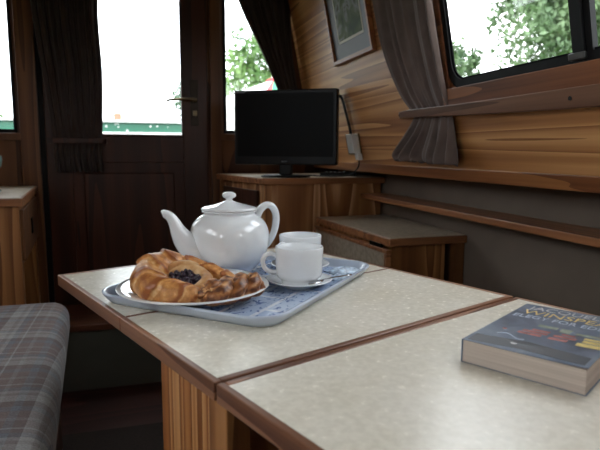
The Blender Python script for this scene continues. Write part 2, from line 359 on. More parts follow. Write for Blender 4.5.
# windows in the sides
def rrect(w, h, r, k=7):
    out = []
    for cx, cy, a0 in ((w/2-r, h/2-r, 0), (-w/2+r, h/2-r, 90), (-w/2+r, -h/2+r, 180), (w/2-r, -h/2+r, 270)):
        for q in range(k+1): a = math.radians(a0+90*q/k); out.append((cx+r*math.cos(a), cy+r*math.sin(a)))
    return out
M['latch_grey'] = plain('latch_grey', (.09, .09, .09), .35, .5)
def side_window(fn, name, y0, y1, z0, z1, mull):
    t_ = thing(name, None, None, fn((y0+y1)/2, z0), kind='structure')
    cy, cz = (y0+y1)/2, (z0+z1)/2; fwid = .024
    o_ = rrect(y1-y0, z1-z0, .060); i_ = rrect(y1-y0-2*fwid, z1-z0-2*fwid, .045)
    mb = MB()
    P = lambda q, off: fn(cy+q[0], cz+q[1], off)
    rings = [[P(q, -.009) for q in o_], [P(q, .006) for q in o_], [P(q, .006) for q in i_], [P(q, -.003) for q in i_], [P(q, -.009) for q in rrect(y1-y0-2*fwid+.010, z1-z0-2*fwid+.010, .05)]]
    R = mb.loft(rings+[rings[0]], True, False, False)
    obj('window_frame', mb, 'black_frame', t_, smooth=False)
    mb = MB()                                                    # inner channel holding the pane
    i2 = rrect(y1-y0-2*fwid-.010, z1-z0-2*fwid-.010, .041)
    rings = [[P(q, -.003) for q in i_], [P(q, .001) for q in i_], [P(q, .001) for q in i2], [P(q, -.003) for q in i2]]
    mb.loft(rings+[rings[0]], True, False, False); obj('glazing_channel', mb, 'steel_dark', t_)
    mb = MB(); v = [mb.bm.verts.new(P(q, -.001)) for q in i_]; mb.face(v)
    obj('pane', mb, 'glass', t_)
    if mull:
        mb = MB(); slab(mb, fn, mull-.026, mull+.026, z0+fwid-.004, z1-fwid+.004, -.007, .006)
        slab(mb, fn, mull-.010, mull+.002, z0+fwid-.004, z1-fwid+.004, .006, .014)
        obj('mullion', mb, 'black_frame', t_)
        mb = MB(); slab(mb, fn, mull-.012, mull+.030, z0+.010, z0+.024, .006, .015); obj('latch', mb, 'latch_grey', t_, bevel=.002)
    return t_
M['steel_dark'] = plain('steel_dark', (.008, .008, .009), .8, 0, var=.05, spec=.03)
side_window(rside, 'window_1', WY0, WY1, WZ0, WZ1, .893)
side_window(rside, 'window_2', VY0, VY1, WZ0, WZ1, None)
side_window(lside, 'window_3', -.02, .90, WZ0, WZ1, .44)
side_window(lside, 'window_4', VY0, -.35, WZ0, WZ1, None)
# reddish lining boards around the right window
mb = MB(); slab(mb, rside, .22, 1.40, .118, WZ0+.004, 0, .016); slab(mb, rside, WY1-.004, 1.40, WZ0+.004, .66, 0, .010); slab(mb, rside, .22, 1.40, WZ1-.002, .66, 0, .010); slab(mb, rside, .22, WY0+.004, WZ0+.004, .66, 0, .010)
S('trim_6', mb, 'red_trim', bevel=.002)['label'] = 'reddish wooden surround of the side window'
mb = MB(); slab(mb, lside, .22, 1.45, .118, WZ0+.004, 0, .016); S('trim_7', mb, 'red_trim', bevel=.002)

# curtain rail along the right wall: lies flat, bows out over the curtain, grows a little wider towards the viewer
rail_pts = [(1.675, .122, .010, .010), (1.64, .122, .022, .011), (1.55, .121, .033, .012), (1.40, .1165, .036, .0135), (1.30, .114, .032, .015), (1.15, .112, .026, .017), (.87, .109, .022, .0205), (.5, .106, .020, .022), (.22, .104, .018, .022)]
rings = []
for y, zc, off, hh in bez(rail_pts, 5):
    rings.append([rside(y, zc-hh, off), rside(y, zc-hh, off+.012), rside(y, zc+hh, off+.012), rside(y, zc+hh, off)])
mb = MB(); mb.loft(rings)
rail = thing('curtain_rail', 'varnished wooden batten holding back the mauve curtain below the side window', 'rail', rside(1.6, .122))
obj('batten', mb, 'rail_wood', rail, bevel=.002)
for y, zc, off in ((1.652, .122, .030), (.905, .109, .034)):
    mb = MB(); c_ = rside(y, zc, off-.004); mb.tube([c_, c_+Vector((-.006, 0, 0))], .0045, 10); obj('screw', mb, 'metal_knob', rail)

# ------------------------------------------------------------------ end wall with door and flanking windows
mb = MB()
def eb(x0, x1, z0, z1, y0=YE, y1=YE+.04): mb.box(x0, x1, y0, y1, z0, z1)
LW = (-.80, -.528, .080, .80); RW = (.41, .72, .090, .80); DR = (-.41, .33, -.735, .82)
eb(-1.10, LW[0], ZF, ZC); eb(LW[0], LW[1], ZF, LW[2]); eb(LW[0], LW[1], LW[3], ZC); eb(LW[1], DR[0], ZF, ZC)
eb(DR[0], DR[1], DR[3], ZC); eb(DR[0], DR[1], ZF, DR[2])
eb(DR[1], RW[0], ZF, ZC); eb(RW[0], RW[1], ZF, RW[2]); eb(RW[0], RW[1], RW[3], ZC); eb(RW[1], 1.10, ZF, ZC)
S('wall_end', mb, 'end_wood')
def end_window(name, q):
    x0, x1, z0, z1 = q
    t_ = thing(name, None, None, ((x0+x1)/2, YE, z0), kind='structure')
    mb = MB(); w = .016
    for a in ((x0, x1, z0, z0+w), (x0, x1, z1-w, z1), (x0, x0+w, z0+w, z1-w), (x1-w, x1, z0+w, z1-w)): mb.box(a[0], a[1], YE+.005, YE+.045, a[2], a[3])
    obj('window_frame', mb, 'black_frame', t_)
    obj('pane', MB().box(x0+w, x1-w, YE+.024, YE+.027, z0+w, z1-w), 'glass', t_)
    mb = MB().box(x0-.02, x1+.02, YE-.022, YE, z0-.034, z0-.002); obj('window_sill', mb, 'post_wood', t_, bevel=.002)
end_window('window_5', LW); end_window('window_6', RW)
# posts either side of the doorway
S('trim_8', MB().box(-.515, -.436, YE-.022, YE, ZF, .82), 'post_wood', bevel=.003)
S('trim_10', MB().box(-.436, -.412, YE-.010, YE, ZF, .82), 'black_frame')
S('trim_9', MB().box(.345, .398, YE-.022, YE, ZF, .82), 'post_wood', bevel=.003)
# door
d = thing('door_1', None, None, (-.04, YE, -.79), kind='structure')
x0, x1 = -.411, .331; g0, g1 = -.305, .212; gz0, gz1 = .070, .78; y0, y1 = YE-.012, YE+.028
mb = MB().box(x0, g0, y0, y1, -.733, .815).box(g1, x1, y0, y1, -.733, .815).box(g0, g1, y0, y1, gz1, .815).box(g0, g1, y0, y1, -.055, gz0).box(g0, g1, y0, y1, -.733, -.66)
obj('door_frame', mb, 'mahogany', d, bevel=.003)
mb = MB().box(g0, g1, y0+.012, y1-.006, -.66, -.055); obj('door_panel', mb, 'mahogany', d)
mb = MB().box(g0+.05, g1-.05, y0+.002, y0+.012, -.61, -.105); obj('raised_panel', mb, 'mahogany', d, bevel=.008, seg=1)
mb = MB()
for a in ((g0, g1, gz0, gz0+.010), (g0, g1, gz1-.01, gz1), (g0, g0+.01, gz0, gz1), (g1-.01, g1, gz0, gz1)): mb.box(a[0], a[1], y0-.006, y0+.012, a[2], a[3])
obj('glazing_bead', mb, 'mahogany', d, bevel=.002)
obj('pane', MB().box(g0, g1, YE+.008, YE+.012, gz0, gz1), 'glass', d)
hx = .265
pl = obj('lock_plate', MB().box(hx-.019, hx+.019, y0-.005, y0, .125, .345), 'brass_dark' if 'brass_dark' in M else 'brass', d, bevel=.003)
mb = MB(); mb.tube([(hx, y0-.004, .245), (hx, y0-.045, .245)], .010, 12)
mb.tube(bez([(hx+.008, y0-.042, .246), (hx-.03, y0-.046, .249), (hx-.08, y0-.047, .246), (hx-.118, y0-.045, .243), (hx-.132, y0-.036, .236)], 4), [.011]*4+[.010]*4+[.008]*4+[.0075]*4+[.006], 10, .75)
obj('door_handle', mb, 'brass', d, smooth=True)
mb = MB(); mb.tube([(hx, y0-.004, .185), (hx, y0-.022, .185)], .0035, 8); mb.lathe([(0, -.003), (.011, -.003), (.012, 0), (.011, .003), (0, .003)], 16)
obj('key', MB().box(hx-.0015, hx+.0015, y0-.032, y0-.004, .180, .190).box(hx-.010, hx+.010, y0-.042, y0-.030, .172, .196), 'brass', d, bevel=.003); mb.bm.free()

# ------------------------------------------------------------------ curtains
def curtain_mesh(rows, nrm, folds, nu=90, k=10, phase=0, hem=0):
    """rows: (left point, right point, fold depth, stand-off)"""
    nrm = Vector(nrm).normalized(); rs = bez([tuple(a)+tuple(c)+(amp, off) for a, c, amp, off in rows], k)
    mb = MB(); R = []
    for j, q in enumerate(rs):
        A = Vector(q[0:3]); Cc = Vector(q[3:6]); amp, off = q[6], q[7]; row = []; v = j/(len(rs)-1)
        for i in range(nu+1):
            u = i/nu
            w = noise.noise(Vector((u*4+phase, v*1.5, phase)))
            uu = u+.03*w*math.sin(PI*u)
            ph = 2*PI*folds*(u+.045*noise.noise(Vector((u*7, v*.8, phase+5))))
            d_ = amp*(math.sin(ph)+.35*math.sin(2.3*ph+v*2))+amp*.8*w
            p = A.lerp(Cc, uu)+nrm*(off+d_)
            if hem and j == len(rs)-1: p.z += hem*math.sin(ph*1.0+1)
            row.append(mb.bm.verts.new(p))
        R.append(row)
    for a, c in zip(R, R[1:]):
        for i in range(nu): mb.face([a[i], a[i+1], c[i+1], c[i]])
    return mb
# door curtain, tucked behind a dark batten on the door
ye = y0-.008
rows = [((-.445, ye, .84), (-.150, ye, .84), .012, .030), ((-.43, ye, .6), (-.160, ye, .6), .012, .030), ((-.405, ye, .36), (-.152, ye, .36), .011, .028), ((-.385, ye, .17), (-.158, ye, .17), .008, .022),
        ((-.372, ye, .046), (-.165, ye, .046), .003, .010), ((-.375, ye, -.01), (-.168, ye, -.01), .010, .02), ((-.368, ye, -.095), (-.160, ye, -.095), .014, .026)]
c = obj('curtain', curtain_mesh(rows, (0, -1, 0), 9, hem=.004), 'curtain_dark', smooth=True, solid=.002)
tag(c, 'dark brown curtain drawn to the left side of the glazed door', 'curtain')
b_ = thing('tie_batten', 'dark wooden batten across the foot of the door curtain', 'batten', (-.2, ye-.02, .055))
obj('batten', MB().box(-.385, -.145, ye-.034, ye-.020, .034, .058), 'mahogany', b_, bevel=.002)
obj('bracket', MB().box(-.398, -.376, ye-.034, ye+.0, .034, .058), 'mahogany', b_)
obj('bracket', MB().box(-.160, -.145, ye-.034, ye+.008, .034, .058), 'mahogany', b_)
# right end window curtain, swept into the corner
ye2 = YE-.004
rows = [((.45, ye2, .82), (.735, ye2, .82), .012, .032), ((.505, ye2, .68), (.745, ye2, .68), .012, .032), ((.60, ye2, .49), (.755, ye2, .49), .010, .032), ((.69, ye2, .29), (.79, ye2, .29), .007, .03),
        ((.735, ye2, .16), (.82, ye2, .16), .005, .03), ((.74, ye2, .08), (.825, ye2, .08), .007, .03)]
c = obj('curtain', curtain_mesh(rows, (0, -1, 0), 6, phase=3), 'curtain_dark', smooth=True, solid=.002)
tag(c, 'dark brown curtain swept diagonally into the corner behind the television', 'curtain')
# side curtain under the rail
def rs_(y, z): return tuple(rside(y, z, 0))
nr = (-1, 0, -K)
rows = [(rs_(1.715, .80), rs_(1.385, .80), .012, .028), (rs_(1.71, .62), rs_(1.38, .62), .012, .028), (rs_(1.70, .47), rs_(1.37, .47), .012, .028), (rs_(1.685, .33), rs_(1.372, .33), .011, .026), (rs_(1.64, .20), rs_(1.375, .20), .007, .020), (rs_(1.59, .128), rs_(1.372, .128), .003, .012),
        (rs_(1.59, .110), rs_(1.37, .110), .003, .012), (rs_(1.655, .06), rs_(1.355, .06), .009, .020), (rs_(1.725, .008), rs_(1.335, .0), .019, .032), (rs_(1.71, -.014), rs_(1.332, -.022), .021, .036)]
c = obj('curtain', curtain_mesh(rows, nr, 5.5, phase=8, hem=.010, nu=120), 'curtain_mauve', smooth=True, solid=.002)
tag(c, 'mauve grey curtain gathered beside the side window, hem flaring below the batten', 'curtain')
# its twin on the left wall, out of frame but seen by the window light
# ------------------------------------------------------------------ picture on the lining
t_ = thing('framed_picture', 'small wood framed landscape print with grey mount on the pine wall', 'picture', rside(2.0, .37))
py0, py1, pz0, pz1, fo = 1.80, 2.195, .355, .80, .014
mb = MB(); fw_ = .013
for a in ((py0, py1, pz0, pz0+fw_), (py0, py1, pz1-fw_, pz1), (py0, py0+fw_, pz0+fw_, pz1-fw_), (py1-fw_, py1, pz0+fw_, pz1-fw_)): slab(mb, rside, a[0], a[1], a[2], a[3], .001, .022)
obj('frame', mb, 'picture_wood', t_, bevel=.002)
mb = MB(); slab(mb, rside, py0+fw_, py1-fw_, pz0+fw_, pz1-fw_, .002, .011); obj('mount', mb, plain('mount_card', (.085, .075, .08), .45, var=.03, spec=.3), t_)
mb = MB(); slab(mb, rside, 1.868, 2.118, .428, .76, .011, .0125); obj('mount_edge', mb, plain('mount_edge', (.55, .50, .40), .5), t_)
m, n, l, b = newmat('landscape_print'); setc(b, (.2, .25, .15), .6, 0, .2)
t = n.new('ShaderNodeTexCoord'); z = n.new('ShaderNodeTexNoise'); z.inputs['Scale'].default_value = 11; z.inputs['Detail'].default_value = 3; z.inputs['Distortion'].default_value = .8
r = ramp(n, [(.30, (.012, .025, .008)), (.42, (.05, .08, .02)), (.50, (.10, .12, .05)), (.58, (.26, .27, .25)), (.66, (.07, .07, .03))])
l.new(t.outputs['Object'], z.inputs['Vector']); l.new(z.outputs['Fac'], r.inputs['Fac']); l.new(r.outputs['Color'], b.inputs['Base Color'])
mb = MB(); slab(mb, rside, 1.877, 2.109, .437, .751, .0125, .0135); obj('print', mb, m, t_)

# ------------------------------------------------------------------ television cabinet in the corner
def inset(poly, e):
    k = len(poly); out = []
    for i in range(k):
        p0, p1, p2 = Vector(poly[i-1]), Vector(poly[i]), Vector(poly[(i+1) % k])
        d1 = (p1-p0).normalized(); d2 = (p2-p1).normalized(); n1 = Vector((-d1.y, d1.x)); n2 = Vector((-d2.y, d2.x))
        out.append(tuple(p1+(n1+n2)*(e/(1+n1.dot(n2)))))
    return out
tv_poly = [(.489, 2.205), (1.055, 2.225), (1.055, 2.735), (.365, 2.735)]
t_ = thing('corner_cabinet', 'wooden corner cabinet with wavy grained front under the television', 'cabinet', (.76, 2.47, ZF))
obj('edging', MB().prism(tv_poly, -.137, -.1105), 'edge_wood', t_, bevel=.002)
obj('worktop', MB().prism(inset(tv_poly, .008), -.1115, -.1090), 'cab_laminate', t_)
bp_ = inset(tv_poly, .014)
obj('body', MB().prism(bp_, ZF, -.137), 'cab_front', t_)
A = Vector((*bp_[3], 0)); B_ = Vector((*bp_[0], 0)); dd = (B_-A).normalized(); nn = Vector((dd.y, -dd.x, 0))
def onface(a, c, z0, z1, t0, t1, A=A, dd=dd, nn=nn):
    mb = MB(); q = [A+dd*a+nn*t0, A+dd*c+nn*t0, A+dd*c+nn*t1, A+dd*a+nn*t1]
    mb.hexa([v+Vector((0, 0, z0)) for v in q]+[v+Vector((0, 0, z1)) for v in q]); return mb
dr = obj('door', onface(.07, .46, -.80, -.165, 0, .011), 'mahogany', t_, bevel=.003)
obj('corner_post', MB().box(bp_[0][0]-.004, bp_[0][0]+.03, bp_[0][1]-.004, bp_[0][1]+.02, ZF, -.137), 'cab_plain', t_, bevel=.002)

# television
tvc = Vector((.612, 2.30, 0)); a_ = math.atan2(2.18-2.42, .80-.413)
t_ = thing('television', 'small black flat screen television on the corner cabinet', 'television', (tvc.x, tvc.y, -.109), a_)
t_.location.y += .0
w2 = .232; zb, zt = .053, .374
obj('bezel', MB().box(-w2, w2, -.018, .022, zb, zt), 'black', t_, world=False, bevel=.006)
obj('screen', MB().box(-w2+.016, w2-.016, -.0195, -.017, zb+.036, zt-.016), 'screen', t_, world=False)
obj('rear_housing', MB().box(-.15, .15, .02, .045, zb+.04, zt-.06), 'black', t_, world=False, bevel=.01)
obj('neck', MB().box(-.028, .028, -.006, .024, .008, zb+.02), 'black', t_, world=False, bevel=.006)
mb = MB(); mb.lathe([(0, 0), (.110, 0), (.112, .004), (.095, .010), (0, .012)], 40)
for v in mb.bm.verts: v.co.y *= .72
obj('base', mb, 'black', t_, world=False, smooth=True)
def text_mesh(s, size, depth=.0004):
    cu = bpy.data.curves.new('lettering', 'FONT'); cu.body = s; cu.size = size; cu.extrude = depth; cu.resolution_u = 3
    o = bpy.data.objects.new('lettering', cu); C.objects.link(o); dg = bpy.context.evaluated_depsgraph_get()
    me = bpy.data.meshes.new_from_object(o.evaluated_get(dg)); bpy.data.objects.remove(o); return me
M['mark'] = plain('mark', (.22, .23, .26), .4)
obj('badge', MB().box(-w2+.010, -w2+.052, -.0190, -.0180, zt-.011, zt-.007), 'mark', t_, world=False)
obj('maker_mark', MB().box(-.012, .012, -.0190, -.0180, zb+.013, zb+.017), 'mark', t_, world=False)

# power sockets and plug on the lining behind the television
t_ = thing('wall_socket', 'brass double socket on the pine wall right of the television', 'socket', rside(2.11, .04))
mb = MB(); slab(mb, rside, 2.09, 2.235, -.010, .078, .0, .007); obj('plate', mb, 'brass', t_, bevel=.002)
for y in (2.172, 2.21):
    mb = MB(); slab(mb, rside, y-.008, y+.008, .045, .060, .007, .011); obj('switch', mb, 'black', t_)
t_ = thing('power_adapter', 'white box shaped power adapter plugged in beside the television', 'adapter', rside(2.08, .02))
mb = MB(); slab(mb, rside, 2.085, 2.145, -.004, .074, .0072, .040); obj('housing', mb, 'white_plastic', t_, bevel=.004)
mb = MB(); slab(mb, rside, 2.075, 2.105, -.032, -.004, .008, .030); obj('plug', mb, 'white_plastic', t_, bevel=.003)
mb = MB(); mb.tube(bez([tuple(rside(2.09, -.030, .020)), (.872, 2.10, -.06), (.86, 2.16, -.095), (.80, 2.22, -.104), (.74, 2.32, -.104), (.66, 2.38, -.104)], 6), .003, 8)
obj('lead', mb, 'black', t_, smooth=True)
mb = MB(); mb.tube(bez([(.785, 2.245, .24), tuple(rside(2.20, .235, .012)), tuple(rside(2.18, .17, .008)), tuple(rside(2.165, .10, .008)), tuple(rside(2.16, .075, .010))], 6), .006, 8)
tag(obj('aerial_cable', mb, 'black', smooth=True), 'dark cable running down the pine wall from the television to the socket', 'cable')
t_ = thing('remote_control', 'black remote control lying on the corner cabinet right of the television stand', 'remote', (.885, 2.37, -.109), -.35)
obj('body', MB().box(-.085, .085, -.022, .022, 0, .017), 'black', t_, world=False, bevel=.004)
mb = MB()
for i in range(5):
    for j in range(2): mb.box(-.06+i*.02, -.05+i*.02, -.012+j*.014, -.004+j*.014, .0165, .019)
obj('buttons', mb, 'white_plastic', t_, world=False)

# ------------------------------------------------------------------ low cabinet with a folding leaf
lp = [(.764, 1.565), (1.058, 1.575), (1.058, 2.195), (.717, 2.185)]
t_ = thing('low_cabinet', 'low wooden cabinet with cream top and hanging side leaf beside the grey wall', 'cabinet', (.90, 1.88, ZF))
obj('edging', MB().prism(lp, -.303, -.2770), 'edge_wood', t_, bevel=.003)
obj('worktop', MB().prism(inset(lp, .008), -.2780, -.2750), 'cab_laminate', t_)
bp_ = inset(lp, .020); bp_[1] = (.985, bp_[1][1]); bp_[2] = (.985, bp_[2][1])
obj('body', MB().prism(bp_, ZF, -.303), 'cab_plain', t_)
obj('post', MB().box(1.020, 1.055, 1.585, 1.62, ZF, -.303), 'post_wood', t_, bevel=.002)
A2 = Vector((*lp[3], 0)); B2 = Vector((*lp[0], 0)); d2 = (B2-A2).normalized(); n2 = Vector((d2.y, -d2.x, 0)); L2 = (B2-A2).length
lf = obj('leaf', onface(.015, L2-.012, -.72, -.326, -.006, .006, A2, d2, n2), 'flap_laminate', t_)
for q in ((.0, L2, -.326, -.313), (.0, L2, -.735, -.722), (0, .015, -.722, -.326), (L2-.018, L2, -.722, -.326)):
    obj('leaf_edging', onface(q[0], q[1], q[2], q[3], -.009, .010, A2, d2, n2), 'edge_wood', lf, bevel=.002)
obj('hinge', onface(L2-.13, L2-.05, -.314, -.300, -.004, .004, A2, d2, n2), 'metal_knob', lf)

# ------------------------------------------------------------------ left cabinet with drawer
lc = [(-1.0, 2.03), (-.389, 2.03), (-.455, 2.72), (-1.0, 2.72)]
t_ = thing('side_cabinet', 'wooden cabinet with a small drawer at the left beside the door', 'cabinet', (-.72, 2.38, ZF))
obj('edging', MB().prism(lc, -.190, -.1615), 'edge_wood', t_, bevel=.003)
obj('worktop', MB().prism(inset(lc, .008), -.1625, -.1595), 'cab_laminate', t_)
q = inset(lc, .014)
body = MB().prism(q, -.40, -.190).prism([q[0], q[1], (q[1][0]-.003, q[1][1]+.04), (q[0][0], q[0][1]+.04)], ZF, -.40).prism([(q[2][0], q[2][1]-.03), q[2], q[3], (q[3][0], q[3][1]-.03)], ZF, -.40).prism(q, ZF, -.80)
obj('body', body, 'cab_plain', t_)
obj('inner_shade_panel', MB().box(-.545, -.53, 2.075, 2.665, -.80, -.40), 'mahogany', t_)  # dark sheet added to stand in for the shade inside the open shelf
A3 = Vector((*q[1], 0)); B3 = Vector((*q[2], 0)); d3 = (B3-A3).normalized(); n3 = Vector((d3.y, -d3.x, 0)); L3 = (B3-A3).length
dw = obj('drawer', onface(.02, L3-.03, -.385, -.205, 0, .012, A3, d3, n3), 'post_wood', t_, bevel=.003)
mb = onface(L3*.42, L3*.50, -.325, -.262, .012, .018, A3, d3, n3)
obj('handle', mb, 'metal_knob', dw, bevel=.004)
t_ = thing('glass_goblet', 'pale green glass goblet on the left cabinet at the photo edge', 'goblet', (-.562, 2.40, -.1595))
mb = MB(); mb.lathe([(0, 0), (.030, 0), (.030, .003), (.006, .010), (.004, .03), (.005, .065), (.022, .078), (.036, .10), (.040, .125), (.038, .140), (.035, .140), (.036, .12), (.030, .10), (.012, .085), (0, .082)], 28)
obj('bowl', mb, 'sea_glass', t_, world=False, smooth=True)
tag(obj('storage_tin', MB().box(-.525, -.465, 2.14, 2.26, -.7995, -.70), plain('tin_blue', (.03, .06, .14), .4), bevel=.006), 'dark blue tin on the open shelf of the left cabinet', 'tin')

# ------------------------------------------------------------------ bench with plaid cushion
t_ = thing('bench_seat', 'plaid upholstered bench at the left beside the table', 'bench', (-.58, 1.2, ZF))
def cushion(poly, z0, z1, r, k=5):
    mb = MB(); rings = []
    prof = [(r*(1-math.sin(a)), z0+r*(1-math.cos(a))) for a in [PI/2*i/k for i in range(k+1)]]
    prof = [(r*(1-math.sin(PI/2*i/k)), z0+r-r*math.cos(PI/2*i/k)) for i in range(k+1)]+[(r*(1-math.cos(PI/2*i/k)), z1-r+r*math.sin(PI/2*i/k)) for i in range(k+1)]
    # rounded plan corners
    def plan(e):
        q = inset(poly, e); out = []
        k2 = len(q); rc = max(.055-e, .012)
        for i in range(k2):
            p0, p1, p2 = Vector(q[i-1]), Vector(q[i]), Vector(q[(i+1) % k2])
            a = p1+(p0-p1).normalized()*rc; c_ = p1+(p2-p1).normalized()*rc
            for j in range(7):
                t1 = j/6; out.append(tuple(a*(1-t1)**2+p1*2*t1*(1-t1)+c_*t1**2))
        return out
    for e, z_ in prof: rings.append([(x, y, z_) for x, y in plan(e)])
    for e in (.06, .11, .17): rings.append([(x, y, z1+.006*(e/.17)) for x, y in plan(e)])
    mb.loft(rings); return mb
bx_ = [(-.975, .10), (-.092, .10), (-.228, 1.80), (-.975, 1.80)]
obj('cushion', cushion(bx_, -.585, -.462, .045), 'plaid', t_, smooth=True)
obj('base', MB().prism(inset(bx_, .04), ZF, -.585), 'mahogany', t_, bevel=.004)

# ------------------------------------------------------------------ table (local frame: origin far-left top corner, +x across, -y towards the viewer)
TZ = -.235; TA = math.radians(21.46); TO = Vector((-.158, 1.098, ZF)); ht = TZ-ZF
tb = thing('table', 'saloon table of three cream laminate leaves edged in dark wood', 'table', TO, TA)
TW = .560; th = .020
def leaf(ya, yb, dz=0, ea=.009, eb_=.009):
    e = .009
    m_ = obj('leaf', MB().box(e, TW-e, yb+eb_, ya-ea, ht-th+.002+dz, ht+dz), 'laminate', tb, world=False)
    edges = [((0, e+.0, yb, ya), 'table_edge'), ((TW-e, TW, yb, ya), 'table_edge'), ((e, TW-e, yb, yb+eb_), 'table_edge_x'), ((e, TW-e, ya-ea, ya), 'table_edge_x')]
    for (xa, xb, yc, yd), mt in edges:
        obj('edging', MB().box(xa, xb, yc, yd, ht-th+dz, ht+.0006+dz), mt, m_, world=False, bevel=.0015)
    return m_
leaf(0, -.337, 0, .009, .003); leaf(-.3375, -.611, 0, .004, .010); leaf(-.615, -1.22, 0, .010, .009)
# cupboard leg under the table and its corner posts
obj('leg_cupboard', MB().box(.012, .50, -.605, -.448, .0, ht-th), 'table_leg', tb, world=False, bevel=.002)
obj('post', MB().box(.004, .034, -.628, -.590, .0, ht-th), 'edge_wood_v', tb, world=False, bevel=.002) if 'edge_wood_v' in M else obj('post', MB().box(.004, .034, -.628, -.590, .0, ht-th), 'cab_plain', tb, world=False, bevel=.002)
obj('rear_leg', MB().box(.46, .52, -1.18, -1.12, 0, ht-th), 'cab_plain', tb, world=False, bevel=.003)

# ------------------------------------------------------------------ tray
TRC = Vector((.180, .923, TZ+.0008)); TRA = math.atan2(.34, .31)
tr_ = thing('serving_tray', 'blue printed serving tray with raised pale rim holding the tea things', 'tray', TRC, TRA)
tw, tl = .418, .322
prof = [(.010, 0.0), (.004, .006), (-.002, .014), (-.003, .0165), (.000, .0180), (.004, .0165), (.010, .006), (.016, .0032)]
rings = []
for e, z_ in prof: rings.append([(x, y, z_) for x, y in rrect(tw-2*e, tl-2*e, max(.045-e, .02), 8)])
mb = MB(); mb.loft([[(x, y, 0) for x, y in rrect(tw-.08, tl-.08, .03, 8)]]+rings, True, True, False)
obj('rim', mb, 'tray_rim', tr_, world=False, smooth=True)
mb = MB(); rr_ = rrect(tw-.032, tl-.032, .029, 8); mb.loft([[(x, y, .0008) for x, y in rr_], [(x, y, .0033) for x, y in rr_]])
obj('printed_base', mb, 'tray_print', tr_, world=False)
TB = TZ+.0008+.0033      # top of the tray base

# ------------------------------------------------------------------ crockery
def china(name, mb, parent): return obj(name, mb, 'china', parent, world=False, smooth=True)
PLC = Vector((.077, .857, TB))
t_ = thing('dinner_plate', 'white china plate under the pastries at the left of the tray', 'plate', PLC)
mb = MB(); mb.lathe([(0, 0), (.062, 0), (.066, .001), (.072, .005), (.104, .0165), (.118, .0195), (.1195, .0205), (.118, .0218), (.103, .0192), (.082, .0125), (.070, .0085), (0, .0075)], 72)
china('plate', mb, t_)

# teapot
TP = Vector((.161, 1.022, TB))
t_ = thing('teapot', 'large white china teapot with curved spout and knobbed lid', 'teapot', TP, math.radians(9))
body = [(0, .0), (.040, 0), (.043, .001), (.042, .004), (.052, .012), (.064, .026), (.0725, .045), (.0760, .064), (.0745, .082), (.069, .096), (.060, .106), (.0515, .1115), (.049, .1135), (.0495, .117), (.0525, .1185), (.051, .1205), (.047, .1198), (0, .119)]
bb = bez([(a, z_) for a, z_ in body[4:12]], 5)
mb = MB(); mb.lathe(body[:4]+bb+body[12:], 72)
china('body', mb, t_)
lid = MB(); lid.lathe([(0, .1200), (.0500, .1205), (.0535, .122), (.0535, .1245), (.048, .1268), (.038, .1295), (.026, .1325), (.014, .136), (.0075, .1385), (.006, .141), (.008, .1433), (.0125, .1455), (.0138, .149), (.012, .1525), (.007, .155), (0, .1557)], 56)
china('lid', lid, t_)
sp_ = bez([(-.046, 0, .044, .034), (-.068, 0, .052, .029), (-.086, 0, .066, .0215), (-.097, 0, .083, .0155), (-.104, 0, .099, .0115), (-.112, 0, .112, .0092), (-.122, 0, .1185, .0075), (-.127, 0, .118, .0066)], 6)
mb = MB(); mb.tube([q_[:3] for q_ in sp_], [q_[3] for q_ in sp_], 20, upv=Vector((0, 1, 0)), squash=1.0)
china('spout', mb, t_)
hp = bez([(.056, 0, .104, .0075), (.063, 0, .118, .0072), (.075, 0, .127, .0070), (.088, 0, .124, .0070), (.096, 0, .109, .0070), (.096, 0, .088, .0068), (.090, 0, .068, .0064), (.080, 0, .052, .0062), (.066, 0, .042, .0068)], 6)
mb = MB(); mb.tube([q_[:3] for q_ in hp], [q_[3] for q_ in hp], 16, upv=Vector((0, 1, 0)), squash=1.35)
china('handle', mb, t_)

# cups and saucer
def make_cup(loc, rz, label):
    t_ = thing('teacup', label, 'cup', loc, rz, 'white cups on the tray')
    cs = lambda P_: [(a, z_*.885) for a, z_ in P_]
    mb = MB(); mb.lathe(cs([(0, .002), (.027, .002), (.028, 0), (.0305, 0), (.031, .002), (.0315, .009), (.0335, .011), (.0385, .0165), (.0402, .022), (.0408, .040), (.0412, .060), (.0418, .0725), (.0410, .0738), (.0396, .0728), (.0385, .060), (.0380, .030), (.034, .018), (.02, .013), (0, .012)]), 56)
    china('bowl', mb, t_)
    hp = bez([(.039, 0, .049), (.049, 0, .0535), (.059, 0, .050), (.063, 0, .039), (.059, 0, .028), (.050, 0, .022), (.038, 0, .021)], 6)
    mb = MB(); mb.tube(hp, .0042, 12, upv=Vector((0, 1, 0)), squash=1.3); china('handle', mb, t_)
    return t_
S1 = Vector((.259, .880, TB))
t_ = thing('saucer', 'white china saucer beneath the front teacup', 'saucer', S1, group='saucers on the tray')
s1o = t_
mb = MB(); mb.lathe([(0, 0), (.030, 0), (.033, .001), (.046, .009), (.057, .0125), (.0582, .0138), (.0565, .0148), (.044, .0108), (.034, .006), (.022, .0045), (.021, .0035), (0, .0035)], 64)
china('dish', mb, t_)
c1 = make_cup(S1+Vector((0, 0, .0047)), math.radians(172), 'white teacup standing on the saucer at the front of the tray')
c2 = copy_tree(c1); S2 = Vector((.298, 1.006, TB)); sb = copy_tree(s1o); sb.location = S2; sb['label'] = 'white china saucer at the back, under the cup half hidden behind the other'
c2.location = S2+Vector((0, 0, .0047)); c2.rotation_euler.z = math.radians(212); c2['label'] = 'white teacup half hidden behind the other cup, beside the teapot handle'
